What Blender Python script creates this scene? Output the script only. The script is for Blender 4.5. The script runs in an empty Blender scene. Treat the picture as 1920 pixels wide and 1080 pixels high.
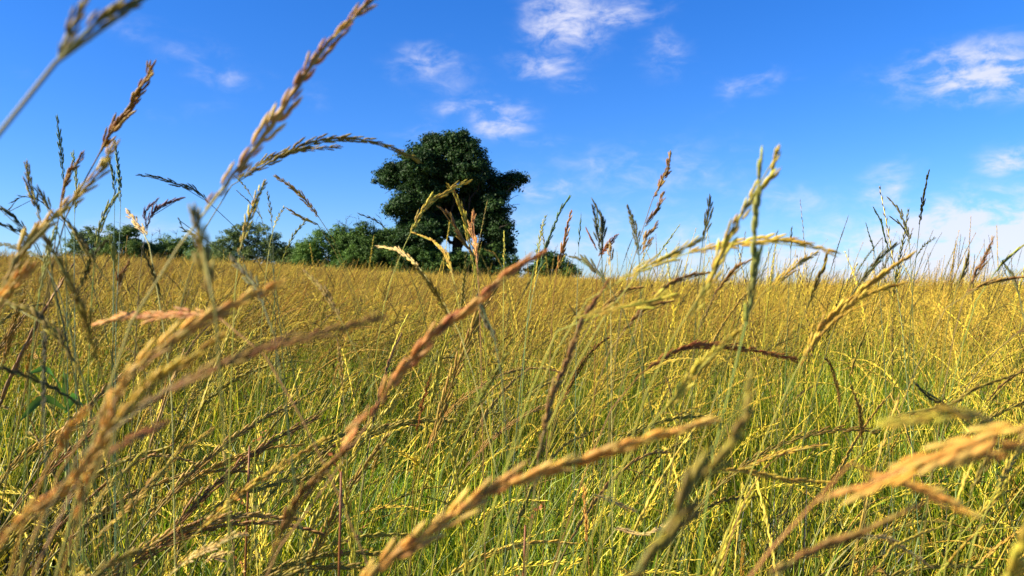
import bpy, math, random
import numpy as np
from mathutils import Vector, Matrix, Euler
import mathutils.noise as mnoise

random.seed(7); rng = np.random.default_rng(7)
scene = bpy.context.scene
col = scene.collection
R = math.radians
F = 1493.0                    # focal length in pixels of the 1920 px wide frame
CAM_Z = 0.95

# ---------------------------------------------------------------- camera
cam = bpy.data.cameras.new('camera'); cam.sensor_width = 36.0; cam.lens = 36.0 * F / 1920.0
cam.clip_start = 0.02; cam.clip_end = 6000
cam.dof.use_dof = True; cam.dof.focus_distance = 1.25; cam.dof.aperture_fstop = 17.0
cam_o = bpy.data.objects.new('camera', cam); col.objects.link(cam_o)
cam_o.location = (0, 0, CAM_Z); cam_o.rotation_euler = (R(90), 0, 0)
scene.camera = cam_o

# ---------------------------------------------------------------- light, sky, exposure
SUN_EL, SUN_AZ = 33.0, -104.0          # azimuth from +Y (view direction), negative = to the left
sdir = Vector((math.sin(R(SUN_AZ)) * math.cos(R(SUN_EL)), math.cos(R(SUN_AZ)) * math.cos(R(SUN_EL)), math.sin(R(SUN_EL))))
sun = bpy.data.lights.new('sun', 'SUN'); sun.energy = 5.0; sun.angle = R(0.53); sun.color = (1.0, 0.87, 0.66)
sun_o = bpy.data.objects.new('sun', sun); col.objects.link(sun_o)
sun_o.rotation_euler = (-sdir).to_track_quat('-Z', 'Y').to_euler(); sun_o.location = sdir * 50
vs = scene.view_settings
vs.view_transform = 'Standard'; vs.look = 'None'; vs.exposure = 1.5; vs.gamma = 1.0; vs.use_curve_mapping = False
scene.render.engine = 'CYCLES'
cy = scene.cycles
cy.use_denoising = True; cy.max_bounces = 6; cy.diffuse_bounces = 2; cy.glossy_bounces = 2; cy.transmission_bounces = 4
cy.transparent_max_bounces = 4; cy.sample_clamp_indirect = 6.0
try: cy.denoiser = 'OPENIMAGEDENOISE'
except Exception: pass

def px_az_el(px, py):
    v = Vector(((px - 960) / F, 1.0, -(py - 540) / F)).normalized()
    return math.atan2(v.x, v.y), math.asin(v.z)

world = bpy.data.worlds.new('World'); scene.world = world; world.use_nodes = True
def build_world():
    nt = world.node_tree; N = nt.nodes; L = nt.links; N.clear()
    out = N.new('ShaderNodeOutputWorld'); bg = N.new('ShaderNodeBackground'); bg.inputs['Strength'].default_value = 0.075
    L.new(bg.outputs[0], out.inputs[0])
    sky = N.new('ShaderNodeTexSky'); sky.sky_type = 'NISHITA'; sky.sun_disc = False
    sky.sun_elevation = R(SUN_EL); sky.sun_rotation = R(SUN_AZ) ; sky.air_density = 1.0; sky.dust_density = 0.25; sky.ozone_density = 5.0
    sky.altitude = 100
    hs = N.new('ShaderNodeHueSaturation'); hs.inputs['Saturation'].default_value = 1.27; hs.inputs['Value'].default_value = 1.0
    L.new(sky.outputs[0], hs.inputs['Color'])
    def m(op, a, b=None, c=None, clamp=False):
        n = N.new('ShaderNodeMath'); n.operation = op; n.use_clamp = clamp
        for i, v in enumerate((a, b, c)):
            if v is None: continue
            if isinstance(v, (int, float)): n.inputs[i].default_value = v
            else: L.new(v, n.inputs[i])
        return n.outputs[0]
    tc = N.new('ShaderNodeTexCoord'); sep = N.new('ShaderNodeSeparateXYZ'); L.new(tc.outputs['Generated'], sep.inputs[0])
    X, Y, Z = sep.outputs
    az = m('ARCTAN2', X, Y); el = m('ARCSINE', Z)
    # cloud sheet coordinates: stretched sideways, finer in elevation
    comb = N.new('ShaderNodeCombineXYZ'); L.new(az, comb.inputs[0]); L.new(m('MULTIPLY', el, 1.9), comb.inputs[1])
    def noise(scale, detail, rough, off, dist=0.0):
        mp = N.new('ShaderNodeMapping'); mp.inputs['Location'].default_value = off; L.new(comb.outputs[0], mp.inputs[0])
        n = N.new('ShaderNodeTexNoise'); n.inputs['Scale'].default_value = scale; n.inputs['Detail'].default_value = detail
        n.inputs['Roughness'].default_value = rough; n.inputs['Distortion'].default_value = dist
        L.new(mp.outputs[0], n.inputs['Vector']); return n.outputs['Fac']
    n1 = noise(24, 9, 0.60, (3.1, 1.7, 0.4), 0.35)
    n2 = noise(5.0, 5, 0.55, (7.3, 2.9, 1.4), 0.4)
    warpu = m('MULTIPLY', m('SUBTRACT', noise(9, 3, 0.5, (1, 9, 2)), 0.5), 0.045)
    warpv = m('MULTIPLY', m('SUBTRACT', noise(9, 3, 0.5, (5, 4, 8)), 0.5), 0.035)
    azw = m('ADD', az, warpu); elw = m('ADD', el, warpv)
    puffs = [  # px, py, half width, half height, strength
        (1065, 42, 66, 44, .62), (1020, 15, 40, 20, .4), (1150, 22, 70, 18, .36), (1010, 120, 62, 22, .30), (1062, 158, 40, 14, .22),
        (940, 225, 55, 30, .5), (905, 192, 30, 16, .34), (850, 205, 50, 18, .2), (1010, 262, 50, 16, .16), (800, 120, 60, 34, .22), (850, 150, 60, 40, .12), (1245, 100, 44, 40, .16),
        (1850, 135, 105, 34, .75), (1895, 298, 42, 20, .62), (1420, 155, 60, 18, .17), (1660, 360, 48, 30, .30),
        (1870, 445, 200, 50, 1.1), (1740, 492, 300, 40, .85), (1890, 372, 60, 18, .14), (1480, 375, 110, 34, .17), (1365, 355, 26, 24, .16),
        (1220, 320, 190, 52, .17), (1010, 350, 60, 26, .26), (1120, 352, 120, 20, .15), (1250, 365, 40, 34, .16), (1130, 470, 300, 60, .27), (1500, 510, 260, 50, .36), (1250, 500, 200, 40, .26),
        (360, 95, 60, 30, .12), (430, 142, 60, 22, .17), (240, 55, 60, 22, .11), (390, 200, 60, 20, .08), (590, 170, 36, 30, .10), (800, 245, 60, 18, .14),
        (235, 455, 60, 30, .34), (330, 462, 60, 26, .26)]
    mask = None
    for px, py, w, h, s in puffs:
        s = s * 1.45 if s < .4 else s
        a0, e0 = px_az_el(px, py)
        u = m('DIVIDE', m('SUBTRACT', azw, a0), w / F * 1.25); v = m('DIVIDE', m('SUBTRACT', elw, e0), h / F * 1.35)
        q = m('ADD', m('MULTIPLY', u, u), m('MULTIPLY', v, v))
        g = m('MULTIPLY', m('EXPONENT', m('MULTIPLY', q, -1.1)), s)
        mask = g if mask is None else m('MAXIMUM', mask, g)
    # thin scattered cloud for the rest of the sky, outside the view too
    gen = m('MULTIPLY', m('SUBTRACT', n2, 0.62, clamp=True), 1.0)
    mask = m('ADD', mask, gen)
    dens = m('MULTIPLY', mask, m('ADD', m('MULTIPLY', m('SUBTRACT', n1, 0.38, clamp=True), 5.0), 0.30), clamp=True)
    rmp = N.new('ShaderNodeMapRange'); rmp.interpolation_type = 'SMOOTHSTEP'; rmp.inputs['To Max'].default_value = 0.82
    rmp.inputs['From Min'].default_value = 0.03; rmp.inputs['From Max'].default_value = 0.95; L.new(dens, rmp.inputs[0])
    mix = N.new('ShaderNodeMix'); mix.data_type = 'RGBA'
    L.new(rmp.outputs[0], mix.inputs[0]); 
    tr = N.new('ShaderNodeValToRGB'); L.new(m('MULTIPLY', m('ABSOLUTE', el), 2.0, clamp=True), tr.inputs[0])
    te = tr.color_ramp.elements; te[0].position = 0.0; te[0].color = (.52, .65, .93, 1); te[1].position = .75; te[1].color = (.60, .70, .99, 1)
    tm = N.new('ShaderNodeMix'); tm.data_type = 'RGBA'; tm.blend_type = 'MULTIPLY'; tm.inputs[0].default_value = 1.0
    L.new(hs.outputs[0], tm.inputs[6]); L.new(tr.outputs[0], tm.inputs[7]); L.new(tm.outputs[2], mix.inputs[6])
    mix.inputs[7].default_value = (4.3, 4.3, 4.95, 1)
    L.new(mix.outputs[2], bg.inputs[0])
build_world()

# ---------------------------------------------------------------- helpers
def smooth(a, b, x):
    t = min(1.0, max(0.0, (x - a) / (b - a))); return t * t * (3 - 2 * t)

TH = [-60, -33, -27, -20, -15, -10, -5, 0, 5, 9, 13, 20, 33, 60]
YH = [476, 478, 484, 492, 498, 505, 510, 514, 518, 520, 523, 522, 518, 518]
DC = [78, 78, 75, 72, 70, 68, 66, 62, 55, 36, 22, 20, 19, 19]
def _solve():
    zs = []
    for th, y, D in zip(TH, YH, DC):
        target = (540 - y) / F * math.cos(R(th)); top = float(np.interp(th, (-20, -5, 5), (.72, .84, .82)))
        lo, hi = -1.0, 12.0
        for _ in range(40):
            mid = (lo + hi) / 2
            best = max((mid * math.sin(math.pi / 2 * t) + top - CAM_Z) / (D * t) for t in [i / 60 for i in range(15, 61)])
            if best > target: hi = mid
            else: lo = mid
        zs.append(lo)
    return zs
ZC = _solve()
def ground(x, y):
    r = math.hypot(x, y); th = math.degrees(math.atan2(x, y))
    if r < 1e-6: return 0.0
    D = float(np.interp(th, TH, DC)); z = float(np.interp(th, TH, ZC))
    k = 1 - smooth(50, 115, abs(th))
    f = math.sin(math.pi / 2 * r / D) if r < D else math.exp(-((r - D) / (1.6 * D)) ** 2)
    return z * f * k

class MB:
    """collects vertices, faces and two per-vertex numbers: tint (variation) and h (0 root, 1 tip)"""
    def __init__(s): s.v = []; s.f = []; s.t = []; s.h = []; s.n = 0
    def add(s, V, Fc, tint=0.5, h=0.5):
        V = np.asarray(V, float); s.v.append(V); n = len(V)
        o = s.n; s.f.extend([tuple(i + o for i in f) for f in Fc]); s.n += n
        s.t.append(np.full(n, tint) if np.isscalar(tint) else np.asarray(tint)); s.h.append(np.full(n, h) if np.isscalar(h) else np.asarray(h))
    def mesh(s, name, mats, smooth_=True):
        me = bpy.data.meshes.new(name); me.from_pydata(np.concatenate(s.v).tolist(), [], s.f)
        for nm, arr in (('tint', s.t), ('h', s.h)):
            a = me.attributes.new(nm, 'FLOAT', 'POINT'); a.data.foreach_set('value', np.concatenate(arr).astype(np.float32))
        for m in (mats if isinstance(mats, (list, tuple)) else [mats]): me.materials.append(m)
        if smooth_: me.polygons.foreach_set('use_smooth', [True] * len(me.polygons))
        me.update(); return me

def frames(P):
    P = np.asarray(P, float); T = np.gradient(P, axis=0); T /= np.linalg.norm(T, axis=1)[:, None] + 1e-12
    up = np.array([0.13, -0.97, 0.21]); A = []
    for t in T:
        a = up - t * np.dot(up, t)
        if np.linalg.norm(a) < 1e-3: a = np.cross(t, [1, 0, 0])
        a /= np.linalg.norm(a); A.append(a); up = a
    A = np.array(A); B = np.cross(T, A); return P, T, A, B

def tube(mb, P, rad, sides=5, tint=0.5, h0=0.0, h1=1.0, flat=1.0):
    P, T, A, B = frames(P); n = len(P); rad = np.broadcast_to(np.asarray(rad, float), (n,))
    an = np.arange(sides) / sides * 2 * math.pi
    V = (P[:, None, :] + rad[:, None, None] * (np.cos(an)[None, :, None] * A[:, None, :] * flat + np.sin(an)[None, :, None] * B[:, None, :])).reshape(-1, 3)
    Fc = [(i * sides + j, i * sides + (j + 1) % sides, (i + 1) * sides + (j + 1) % sides, (i + 1) * sides + j) for i in range(n - 1) for j in range(sides)]
    Fc.append(tuple(range((n - 1) * sides, n * sides)))
    mb.add(V, Fc, tint, np.repeat(np.linspace(h0, h1, n), sides))

def ribbon(mb, P, w, side, tint=0.5, h0=0.0, h1=1.0, fold=0.25):
    """leaf blade: ribbon of width w(t) folded lightly along its midrib, three vertices across"""
    P = np.asarray(P, float); n = len(P); T = np.gradient(P, axis=0); T /= np.linalg.norm(T, axis=1)[:, None] + 1e-12
    S = np.asarray(side, float)[None, :] - T * (T @ np.asarray(side, float))[:, None]; S /= np.linalg.norm(S, axis=1)[:, None] + 1e-9
    Nn = np.cross(T, S); w = np.broadcast_to(np.asarray(w, float), (n,))[:, None]
    V = np.stack([P - S * w / 2 + Nn * w * fold, P, P + S * w / 2 + Nn * w * fold], 1).reshape(-1, 3)
    Fc = []
    for i in range(n - 1):
        a = i * 3; Fc += [(a, a + 1, a + 4, a + 3), (a + 1, a + 2, a + 5, a + 4)]
    mb.add(V, Fc, tint, np.repeat(np.linspace(h0, h1, n), 3))

def catmull(P, n):
    P = [np.asarray(p, float) for p in P]
    if len(P) == 2: return np.array([P[0] + (P[1] - P[0]) * t for t in np.linspace(0, 1, n)])
    Q = [2 * P[0] - P[1]] + P + [2 * P[-1] - P[-2]]; out = []
    for i in range(1, len(Q) - 2):
        a, b, c, d = Q[i - 1:i + 3]
        for t in np.linspace(0, 1, 12, endpoint=False):
            out.append(.5 * (2 * b + (c - a) * t + (2 * a - 5 * b + 4 * c - d) * t * t + (3 * b - a - 3 * c + d) * t ** 3))
    out.append(P[-1]); out = np.array(out)
    s = np.concatenate([[0], np.cumsum(np.linalg.norm(np.diff(out, axis=0), axis=1))]); u = np.linspace(0, s[-1], n)
    return np.stack([np.interp(u, s, out[:, k]) for k in range(3)], 1)

def obj(name, me, parent=None):
    o = bpy.data.objects.new(name, me); col.objects.link(o)
    if parent: o.parent = parent
    return o
def empty(name, loc, label, cat, group=None):
    o = bpy.data.objects.new(name, None); col.objects.link(o); o.location = loc; o.empty_display_size = 0.05
    o['label'] = label; o['category'] = cat
    if group: o['group'] = group
    return o

# ---------------------------------------------------------------- materials
def plant_mat(name, base, tip=None, var=0.35, trans=0.3, rough=0.55, alt=None, nscale=140, spec=0.3, patch=None):
    """base to tip colour along h, alt mixed in by tint, fine grain by noise, patchy colour by place"""
    m = bpy.data.materials.new(name); m.use_nodes = True; nt = m.node_tree; N = nt.nodes; L = nt.links; N.clear()
    out = N.new('ShaderNodeOutputMaterial')
    def rgb_mix(fac, a, b, bt='MIX'):
        n = N.new('ShaderNodeMix'); n.data_type = 'RGBA'; n.blend_type = bt
        for sock, v in ((n.inputs[0], fac), (n.inputs[6], a), (n.inputs[7], b)):
            if isinstance(v, (int, float)): sock.default_value = v
            elif isinstance(v, tuple): sock.default_value = (*v, 1)
            else: L.new(v, sock)
        return n.outputs[2]
    def attr(nm):
        a = N.new('ShaderNodeAttribute'); a.attribute_name = nm; return a.outputs['Fac']
    c = base
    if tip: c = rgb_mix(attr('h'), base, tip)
    if alt:
        mr = N.new('ShaderNodeMapRange'); mr.inputs[1].default_value = 0.45; mr.inputs[2].default_value = 1.0; L.new(attr('tint'), mr.inputs[0])
        c = rgb_mix(mr.outputs[0], c, alt)
    if patch:
        geo = N.new('ShaderNodeNewGeometry'); pn = N.new('ShaderNodeTexNoise'); pn.inputs['Scale'].default_value = 0.45; pn.inputs['Detail'].default_value = 4
        L.new(geo.outputs['Position'], pn.inputs['Vector']); mr = N.new('ShaderNodeMapRange'); mr.inputs[1].default_value = 0.42; mr.inputs[2].default_value = 0.62; mr.inputs[4].default_value = 0.7
        L.new(pn.outputs['Fac'], mr.inputs[0]); c = rgb_mix(mr.outputs[0], c, patch)
    oi = N.new('ShaderNodeObjectInfo'); tcn = N.new('ShaderNodeTexCoord'); nz = N.new('ShaderNodeTexNoise')
    nz.inputs['Scale'].default_value = nscale; nz.inputs['Detail'].default_value = 3; L.new(tcn.outputs['Object'], nz.inputs['Vector'])
    def mth(op, a, b):
        n = N.new('ShaderNodeMath'); n.operation = op
        for i, v in enumerate((a, b)):
            if isinstance(v, (int, float)): n.inputs[i].default_value = v
            else: L.new(v, n.inputs[i])
        return n.outputs[0]
    v = mth('ADD', mth('MULTIPLY', mth('SUBTRACT', nz.outputs['Fac'], 0.5), var * 2.2), 1.0)
    v = mth('ADD', v, mth('MULTIPLY', mth('SUBTRACT', oi.outputs['Random'], 0.5), var))
    v = mth('ADD', v, mth('MULTIPLY', mth('SUBTRACT', attr('tint'), 0.5), var * 1.3))
    hsv = N.new('ShaderNodeHueSaturation'); L.new(v, hsv.inputs['Value'])
    if isinstance(c, tuple): hsv.inputs['Color'].default_value = (*c, 1)
    else: L.new(c, hsv.inputs['Color'])
    L.new(mth('ADD', 0.5, mth('MULTIPLY', mth('SUBTRACT', oi.outputs['Random'], 0.5), 0.03)), hsv.inputs['Hue'])
    p = N.new('ShaderNodeBsdfPrincipled'); p.inputs['Roughness'].default_value = rough; p.inputs['Specular IOR Level'].default_value = spec
    L.new(hsv.outputs[0], p.inputs['Base Color'])
    t = N.new('ShaderNodeBsdfTranslucent'); L.new(hsv.outputs[0], t.inputs['Color'])
    ms = N.new('ShaderNodeMixShader'); ms.inputs[0].default_value = trans
    L.new(p.outputs[0], ms.inputs[1]); L.new(t.outputs[0], ms.inputs[2]); L.new(ms.outputs[0], out.inputs[0])
    return m

HEADCOL = {
    'straw': ((.62, .43, .12), (.36, .19, .045)),
    'gold': ((.64, .46, .07), (.42, .26, .03)), 'orange': ((.76, .51, .12), (.50, .24, .045)), 'pink': ((.64, .38, .10), (.42, .17, .05)),
    'olive': ((.36, .28, .035), (.18, .12, .02)), 'yellow': ((.60, .52, .07), (.40, .28, .04)), 'dark': ((.11, .12, .025), (.07, .06, .02)),
    'brown': ((.42, .27, .06), (.20, .09, .025)), 'blue': ((.16, .26, .10), (.10, .17, .06)), 'green': ((.36, .38, .05), (.22, .21, .04)),
    'cream': ((.72, .58, .24), (.50, .33, .10)), 'purple': ((.22, .10, .09), (.12, .05, .05)), 'rust': ((.42, .17, .04), (.24, .08, .02))}
MAT_HEAD = {k: plant_mat('husk_' + k, tuple(.5 * p + .35 * q for p, q in zip(a, b)), tuple(min(.85, p * 1.18 + .01) for p in a), 0.6, 0.34, 0.5, alt=b, nscale=300) for k, (a, b) in HEADCOL.items()}
STEMCOL = {'straw': (.34, .27, .07), 'gold': (.34, .30, .05), 'orange': (.40, .20, .05), 'pink': (.36, .18, .07), 'olive': (.17, .17, .03), 'yellow': (.36, .36, .05), 'dark': (.06, .09, .03),
           'brown': (.20, .14, .04), 'blue': (.12, .22, .14), 'green': (.20, .27, .05), 'cream': (.52, .46, .16), 'purple': (.14, .12, .05), 'rust': (.25, .10, .03)}
MAT_STEM = {k: plant_mat('stem_' + k, (.13, .16, .012), c, 0.3, 0.2, 0.5, nscale=60) for k, c in STEMCOL.items()}
MAT_LEAF = plant_mat('leaf_blade', (.05, .12, .012), (.17, .23, .025), 0.5, 0.35, 0.42, alt=(.40, .33, .06), nscale=30, spec=0.4)
MAT_GREEN = plant_mat('meadow_leaf', (.02, .05, .004), (.16, .26, .008), 1.0, 0.40, 0.38, alt=(.48, .40, .028), nscale=30, spec=0.45)  # root colour darkened to paint in the deep shade between the blades
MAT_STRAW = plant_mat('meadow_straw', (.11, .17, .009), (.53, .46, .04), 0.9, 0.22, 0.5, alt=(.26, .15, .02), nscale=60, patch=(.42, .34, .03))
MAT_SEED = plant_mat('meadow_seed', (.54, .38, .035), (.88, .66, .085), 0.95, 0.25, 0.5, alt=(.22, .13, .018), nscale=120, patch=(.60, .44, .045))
MAT_FARSTRAW = plant_mat('far_straw', (.20, .20, .012), (.66, .47, .045), 0.7, 0.22, 0.5, alt=(.34, .18, .02), nscale=60, patch=(.50, .33, .035))
MAT_FARSEED = plant_mat('far_seed', (.60, .41, .045), (.85, .64, .09), 0.7, 0.25, 0.5, alt=(.30, .16, .02), nscale=120, patch=(.58, .38, .045))
MAT_DARKSEED = plant_mat('meadow_dark_seed', (.15, .14, .03), (.16, .15, .03), 0.5, 0.25, 0.5, alt=(.10, .06, .02), nscale=120)

def ground_mat():
    m = bpy.data.materials.new('meadow_soil'); m.use_nodes = True; nt = m.node_tree; N = nt.nodes; L = nt.links
    p = N['Principled BSDF']; p.inputs['Roughness'].default_value = 0.95
    g = N.new('ShaderNodeNewGeometry'); n = N.new('ShaderNodeTexNoise'); n.inputs['Scale'].default_value = 3.0; n.inputs['Detail'].default_value = 10; n.inputs['Roughness'].default_value = .7
    L.new(g.outputs['Position'], n.inputs['Vector']); cr = N.new('ShaderNodeValToRGB'); e = cr.color_ramp.elements
    e[0].position = .3; e[0].color = (.035, .045, .012, 1); e[1].position = .7; e[1].color = (.20, .15, .04, 1)
    L.new(n.outputs['Fac'], cr.inputs[0]); L.new(cr.outputs[0], p.inputs['Base Color'])
    b = N.new('ShaderNodeBump'); b.inputs['Distance'].default_value = .03; L.new(n.outputs['Fac'], b.inputs['Height']); L.new(b.outputs[0], p.inputs['Normal'])
    return m

# ---------------------------------------------------------------- ground
def build_ground():
    rs = [0.0] + list(np.geomspace(0.3, 3000, 110)); na = 180; mb = MB(); V = [(0, 0, 0)]; Fc = []
    for r in rs[1:]:
        for a in range(na):
            t = 2 * math.pi * a / na; x, y = r * math.sin(t), r * math.cos(t)
            V.append((x, y, ground(x, y) + (0.02 * mnoise.noise(Vector((x * 1.3, y * 1.3, 0))) if r < 150 else 0)))
    for a in range(na): Fc.append((0, 1 + (a + 1) % na, 1 + a))
    for i in range(len(rs) - 2):
        for a in range(na):
            p = 1 + i * na; q = p + na; Fc.append((p + a, p + (a + 1) % na, q + (a + 1) % na, q + a))
    mb.add(V, Fc); o = obj('ground', mb.mesh('ground', ground_mat())); o['kind'] = 'structure'
    o['label'] = 'gently rising meadow ground under the grass'
build_ground()

# ---------------------------------------------------------------- trees and bushes
MAT_BARK = plant_mat('bark', (.032, .026, .018), None, 0.4, 0.0, 0.9, nscale=3)
def crown_mat(name, a, b, alt):
    return plant_mat(name, a, b, 0.38, 0.22, 0.55, alt=alt, nscale=0.8, spec=0.2)
MAT_CROWN = crown_mat('tree_leaves', (.012, .030, .008), (.024, .058, .011), (.034, .07, .013))
MAT_BUSH = [crown_mat('bush_leaves_a', (.055, .11, .018), (.11, .19, .03), (.14, .21, .035)),
            crown_mat('bush_leaves_b', (.03, .07, .012), (.06, .12, .02), (.08, .14, .022)),
            crown_mat('bush_leaves_c', (.065, .13, .035), (.13, .21, .055), (.16, .23, .055))]
def px_at(px, py, d): return np.array([(px - 960) / F * d, d, CAM_Z - (py - 540) / F * d])

def leaf_cloud(mb, centers, radii, n_clump, n_leaf, leaf, clump_r, up=0.3, shell=0.55):
    vol = np.array([r[0] * r[1] * r[2] for r in radii]) ** (2 / 3); share = vol / vol.sum()
    allV = []; T = []; H = []
    for c, r, s in zip(centers, radii, share):
        for _ in range(max(2, int(n_clump * s))):
            d = rng.normal(size=3); d /= np.linalg.norm(d)
            if d[2] < -0.5 and rng.random() < .5: d[2] *= -1
            k = (shell + (1 - shell) * rng.random()) * (1.0 + 0.10 * rng.normal())
            cc = c + d * np.array(r) * k; m = int(n_leaf * rng.uniform(.6, 1.3)); cr = clump_r * rng.uniform(.6, 1.35)
            off = rng.normal(size=(m, 3)); off /= np.linalg.norm(off, axis=1)[:, None]; off *= (rng.random((m, 1)) ** .45) * cr * np.array([1.15, 1.15, .72])
            pos = cc + off; nrm = rng.normal(size=(m, 3)) * .9 + d * .5 + np.array([0, 0, up + .4]) + off / cr * .6
            nrm /= np.linalg.norm(nrm, axis=1)[:, None]; a = rng.normal(size=(m, 3)); a -= nrm * (a * nrm).sum(1)[:, None]; a /= np.linalg.norm(a, axis=1)[:, None]
            b = np.cross(nrm, a); L_ = leaf * rng.uniform(.6, 1.35, (m, 1))
            q = np.stack([pos - a * L_ * .55, pos + b * L_ * .32 + nrm * L_ * .08, pos + a * L_ * .6, pos - b * L_ * .32 + nrm * L_ * .08], 1)
            allV.append(q.reshape(-1, 3)); tt = rng.random() * .5; T.append(np.repeat(np.clip(tt + rng.random(m) * .5, 0, 1), 4)); H.append(np.full(m * 4, rng.random()))
    V = np.concatenate(allV); n = len(V) // 4
    mb.add(V, [(4 * i, 4 * i + 1, 4 * i + 2, 4 * i + 3) for i in range(n)], np.concatenate(T), np.concatenate(H))

def limb(mb, a, b, r0, r1, wob=.25, n=8):
    a = np.array(a); b = np.array(b); t = np.linspace(0, 1, n)[:, None]; P = a + (b - a) * t
    P[1:-1] += rng.normal(size=(n - 2, 3)) * wob * np.linalg.norm(b - a) * .12; P[:, 2] += np.sin(t[:, 0] * math.pi) * .05 * np.linalg.norm(b - a)
    tube(mb, P, np.linspace(r0, r1, n), 7)
    return P

def make_tree():
    D = 80.0; k = D / F
    base = px_at(862, 505, D); gz = ground(base[0], base[1]); base[2] = gz
    t = empty('oak_tree', base, 'large dark green spreading tree with a broad crown, standing alone on the field crest', 'tree')
    mb = MB(); P = [base + (0, 0, -.3), base + (.1, 0, 1.2), base + (-.2, .1, 2.4), base + (-.3, 0, 4.0), base + (-.2, .2, 6.5)]
    P = catmull(P, 14); tube(mb, P - base, np.linspace(.75, .32, 14), 10); o = obj('trunk', mb.mesh('trunk', MAT_BARK), t)
    ends = [(760, 345), (735, 385), (800, 300), (850, 280), (905, 320), (965, 345), (935, 430), (790, 430), (870, 370), (945, 380)]
    for ex, ey in ends:
        e = px_at(ex, ey, D + rng.uniform(-3, 3)); s = P[rng.integers(6, 13)]
        mb = MB(); Q = limb(mb, s - base, e - base, .2, .05)
        for _ in range(4):
            q = Q[rng.integers(3, 8)]; limb(mb, q, q + rng.normal(size=3) * 1.1 + (0, 0, .4), .05, .015, n=5)
        obj('limb', mb.mesh('limb', MAT_BARK), t)
    blobs = [(832, 296, 58, 46), (790, 312, 48, 42), (752, 330, 42, 34), (728, 335, 28, 24), (878, 308, 44, 44), (850, 345, 66, 46), (905, 350, 38, 42), (800, 365, 56, 40),
             (762, 388, 36, 26), (742, 396, 20, 16), (958, 340, 24, 20), (978, 336, 11, 12), (935, 352, 26, 26), (930, 390, 30, 34), (880, 395, 50, 36), (825, 405, 44, 30),
             (795, 432, 34, 24), (905, 425, 34, 24), (940, 430, 24, 32), (948, 455, 15, 16), (775, 415, 26, 20), (868, 432, 22, 16), (815, 270, 30, 20), (858, 266, 34, 20), (915, 465, 26, 14), (925, 440, 28, 26), (800, 450, 34, 22), (775, 455, 30, 24), (940, 470, 26, 16), (765, 430, 22, 22), (870, 415, 40, 26), (830, 425, 40, 26)]
    cs = []; rs = []
    for px, py, w, h in blobs:
        dd = D + (rng.uniform(-2.8, 2.8)); cs.append(px_at(px, py, dd) - base); rs.append((w * k * .93, max(w, h) * k * .95, h * k * .93))
    mb = MB(); leaf_cloud(mb, cs, rs, 2300, 80, .22, .58, shell=.5)
    obj('crown', mb.mesh('crown', MAT_CROWN, False), t)
    mb = MB()
    for a, b in (((955, 375), (973, 366)), ((955, 386), (975, 383))):
        limb(mb, px_at(*a, D) - base, px_at(*b, D) - base, .035, .012, n=5)
    obj('dead_twig', mb.mesh('dead_twig', MAT_BARK), t)
make_tree()

def bush(label, D, px, top, w, mat, dens=1.0, leaf=.2, bumps=7, name='bush', stems=3):
    k = D / F; x = (px - 960) * k; gz = ground(x, D); base = np.array([x, D, gz]); H = px_at(px, top, D)[2] - gz; W = w * k * 1.22
    t = empty(name, base, label, 'bush', 'bushes along the far edge of the field')
    cs = []; rs = []
    for i in range(bumps):
        u = (i + .5) / bumps * 2 - 1; hh = H * (1 - .35 * abs(u) ** 1.8) * rng.uniform(.86, 1.06)
        rr = W / bumps * rng.uniform(1.1, 1.6); rr = max(rr, .5)
        for zc in np.arange(rr * .2, max(hh - rr * .6, rr * .6), rr * .9):
            cs.append(np.array([u * W * .48 + rng.normal() * .1, rng.normal() * W * .12, zc + rng.normal() * .12])); rs.append((rr * .9, rr, rr * .75))
        cs.append(np.array([u * W * .48, rng.normal() * .2, hh - rr * .55])); rs.append((rr * .7, rr * .8, rr * .6))
    mb = MB(); leaf_cloud(mb, cs, rs, int(75 * W * H ** .8 * .6 * dens), 42, leaf * .72, .34, shell=.3)
    obj('foliage', mb.mesh('foliage', mat, False), t)
    for s in range(stems):
        mb = MB(); a = np.array([rng.uniform(-.3, .3) * W * .4, 0, -.1]); b = np.array([a[0] * 2 + rng.normal() * .2, rng.normal() * .3, H * rng.uniform(.85, 1.06)])
        Q = limb(mb, a, b, .06, .012)
        for _ in range(6):
            q = Q[rng.integers(4, 8)]; limb(mb, q, q + np.array([rng.normal() * .5, rng.normal() * .3, rng.uniform(.1, .6)]), .02, .006, n=4)
        obj('branch', mb.mesh('branch', MAT_BARK), t)
bush('low grey green bush, leftmost of the bushes on the field edge', 88, 168, 424, 76, MAT_BUSH[2], .8, .2, 5)
bush('round mid green bush behind the tall thin green grass spikes', 86, 226, 420, 66, MAT_BUSH[0], 1, .2, 5)
bush('wide low bush behind the cream and purple grass heads', 88, 322, 438, 110, MAT_BUSH[0], .9, .2, 6)
bush('loose feathery bush standing apart behind the yellow grass spike', 84, 474, 414, 118, MAT_BUSH[2], .85, .19, 7)
bush('small low bush tucked beside the loose feathery bush', 84, 545, 462, 40, MAT_BUSH[1], 1, .2, 3)
bush('broad willow like bush with upright feathery shoots on its top', 80, 625, 422, 116, MAT_BUSH[0], 1.1, .19, 8, stems=6)
bush('tall dark bush between the willow like bush and the big tree', 79, 693, 412, 96, MAT_BUSH[1], 1.2, .2, 6)
bush('pale green bush under the left side of the tree crown', 83, 745, 420, 66, MAT_BUSH[2], 1.0, .19, 5)
bush('dark bush beneath the lower left of the tree crown', 77.5, 790, 452, 84, MAT_BUSH[1], 1.2, .22, 6)
bush('low dark bush hiding the foot of the big tree', 77, 858, 464, 90, MAT_BUSH[1], 1.2, .22, 6)
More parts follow.
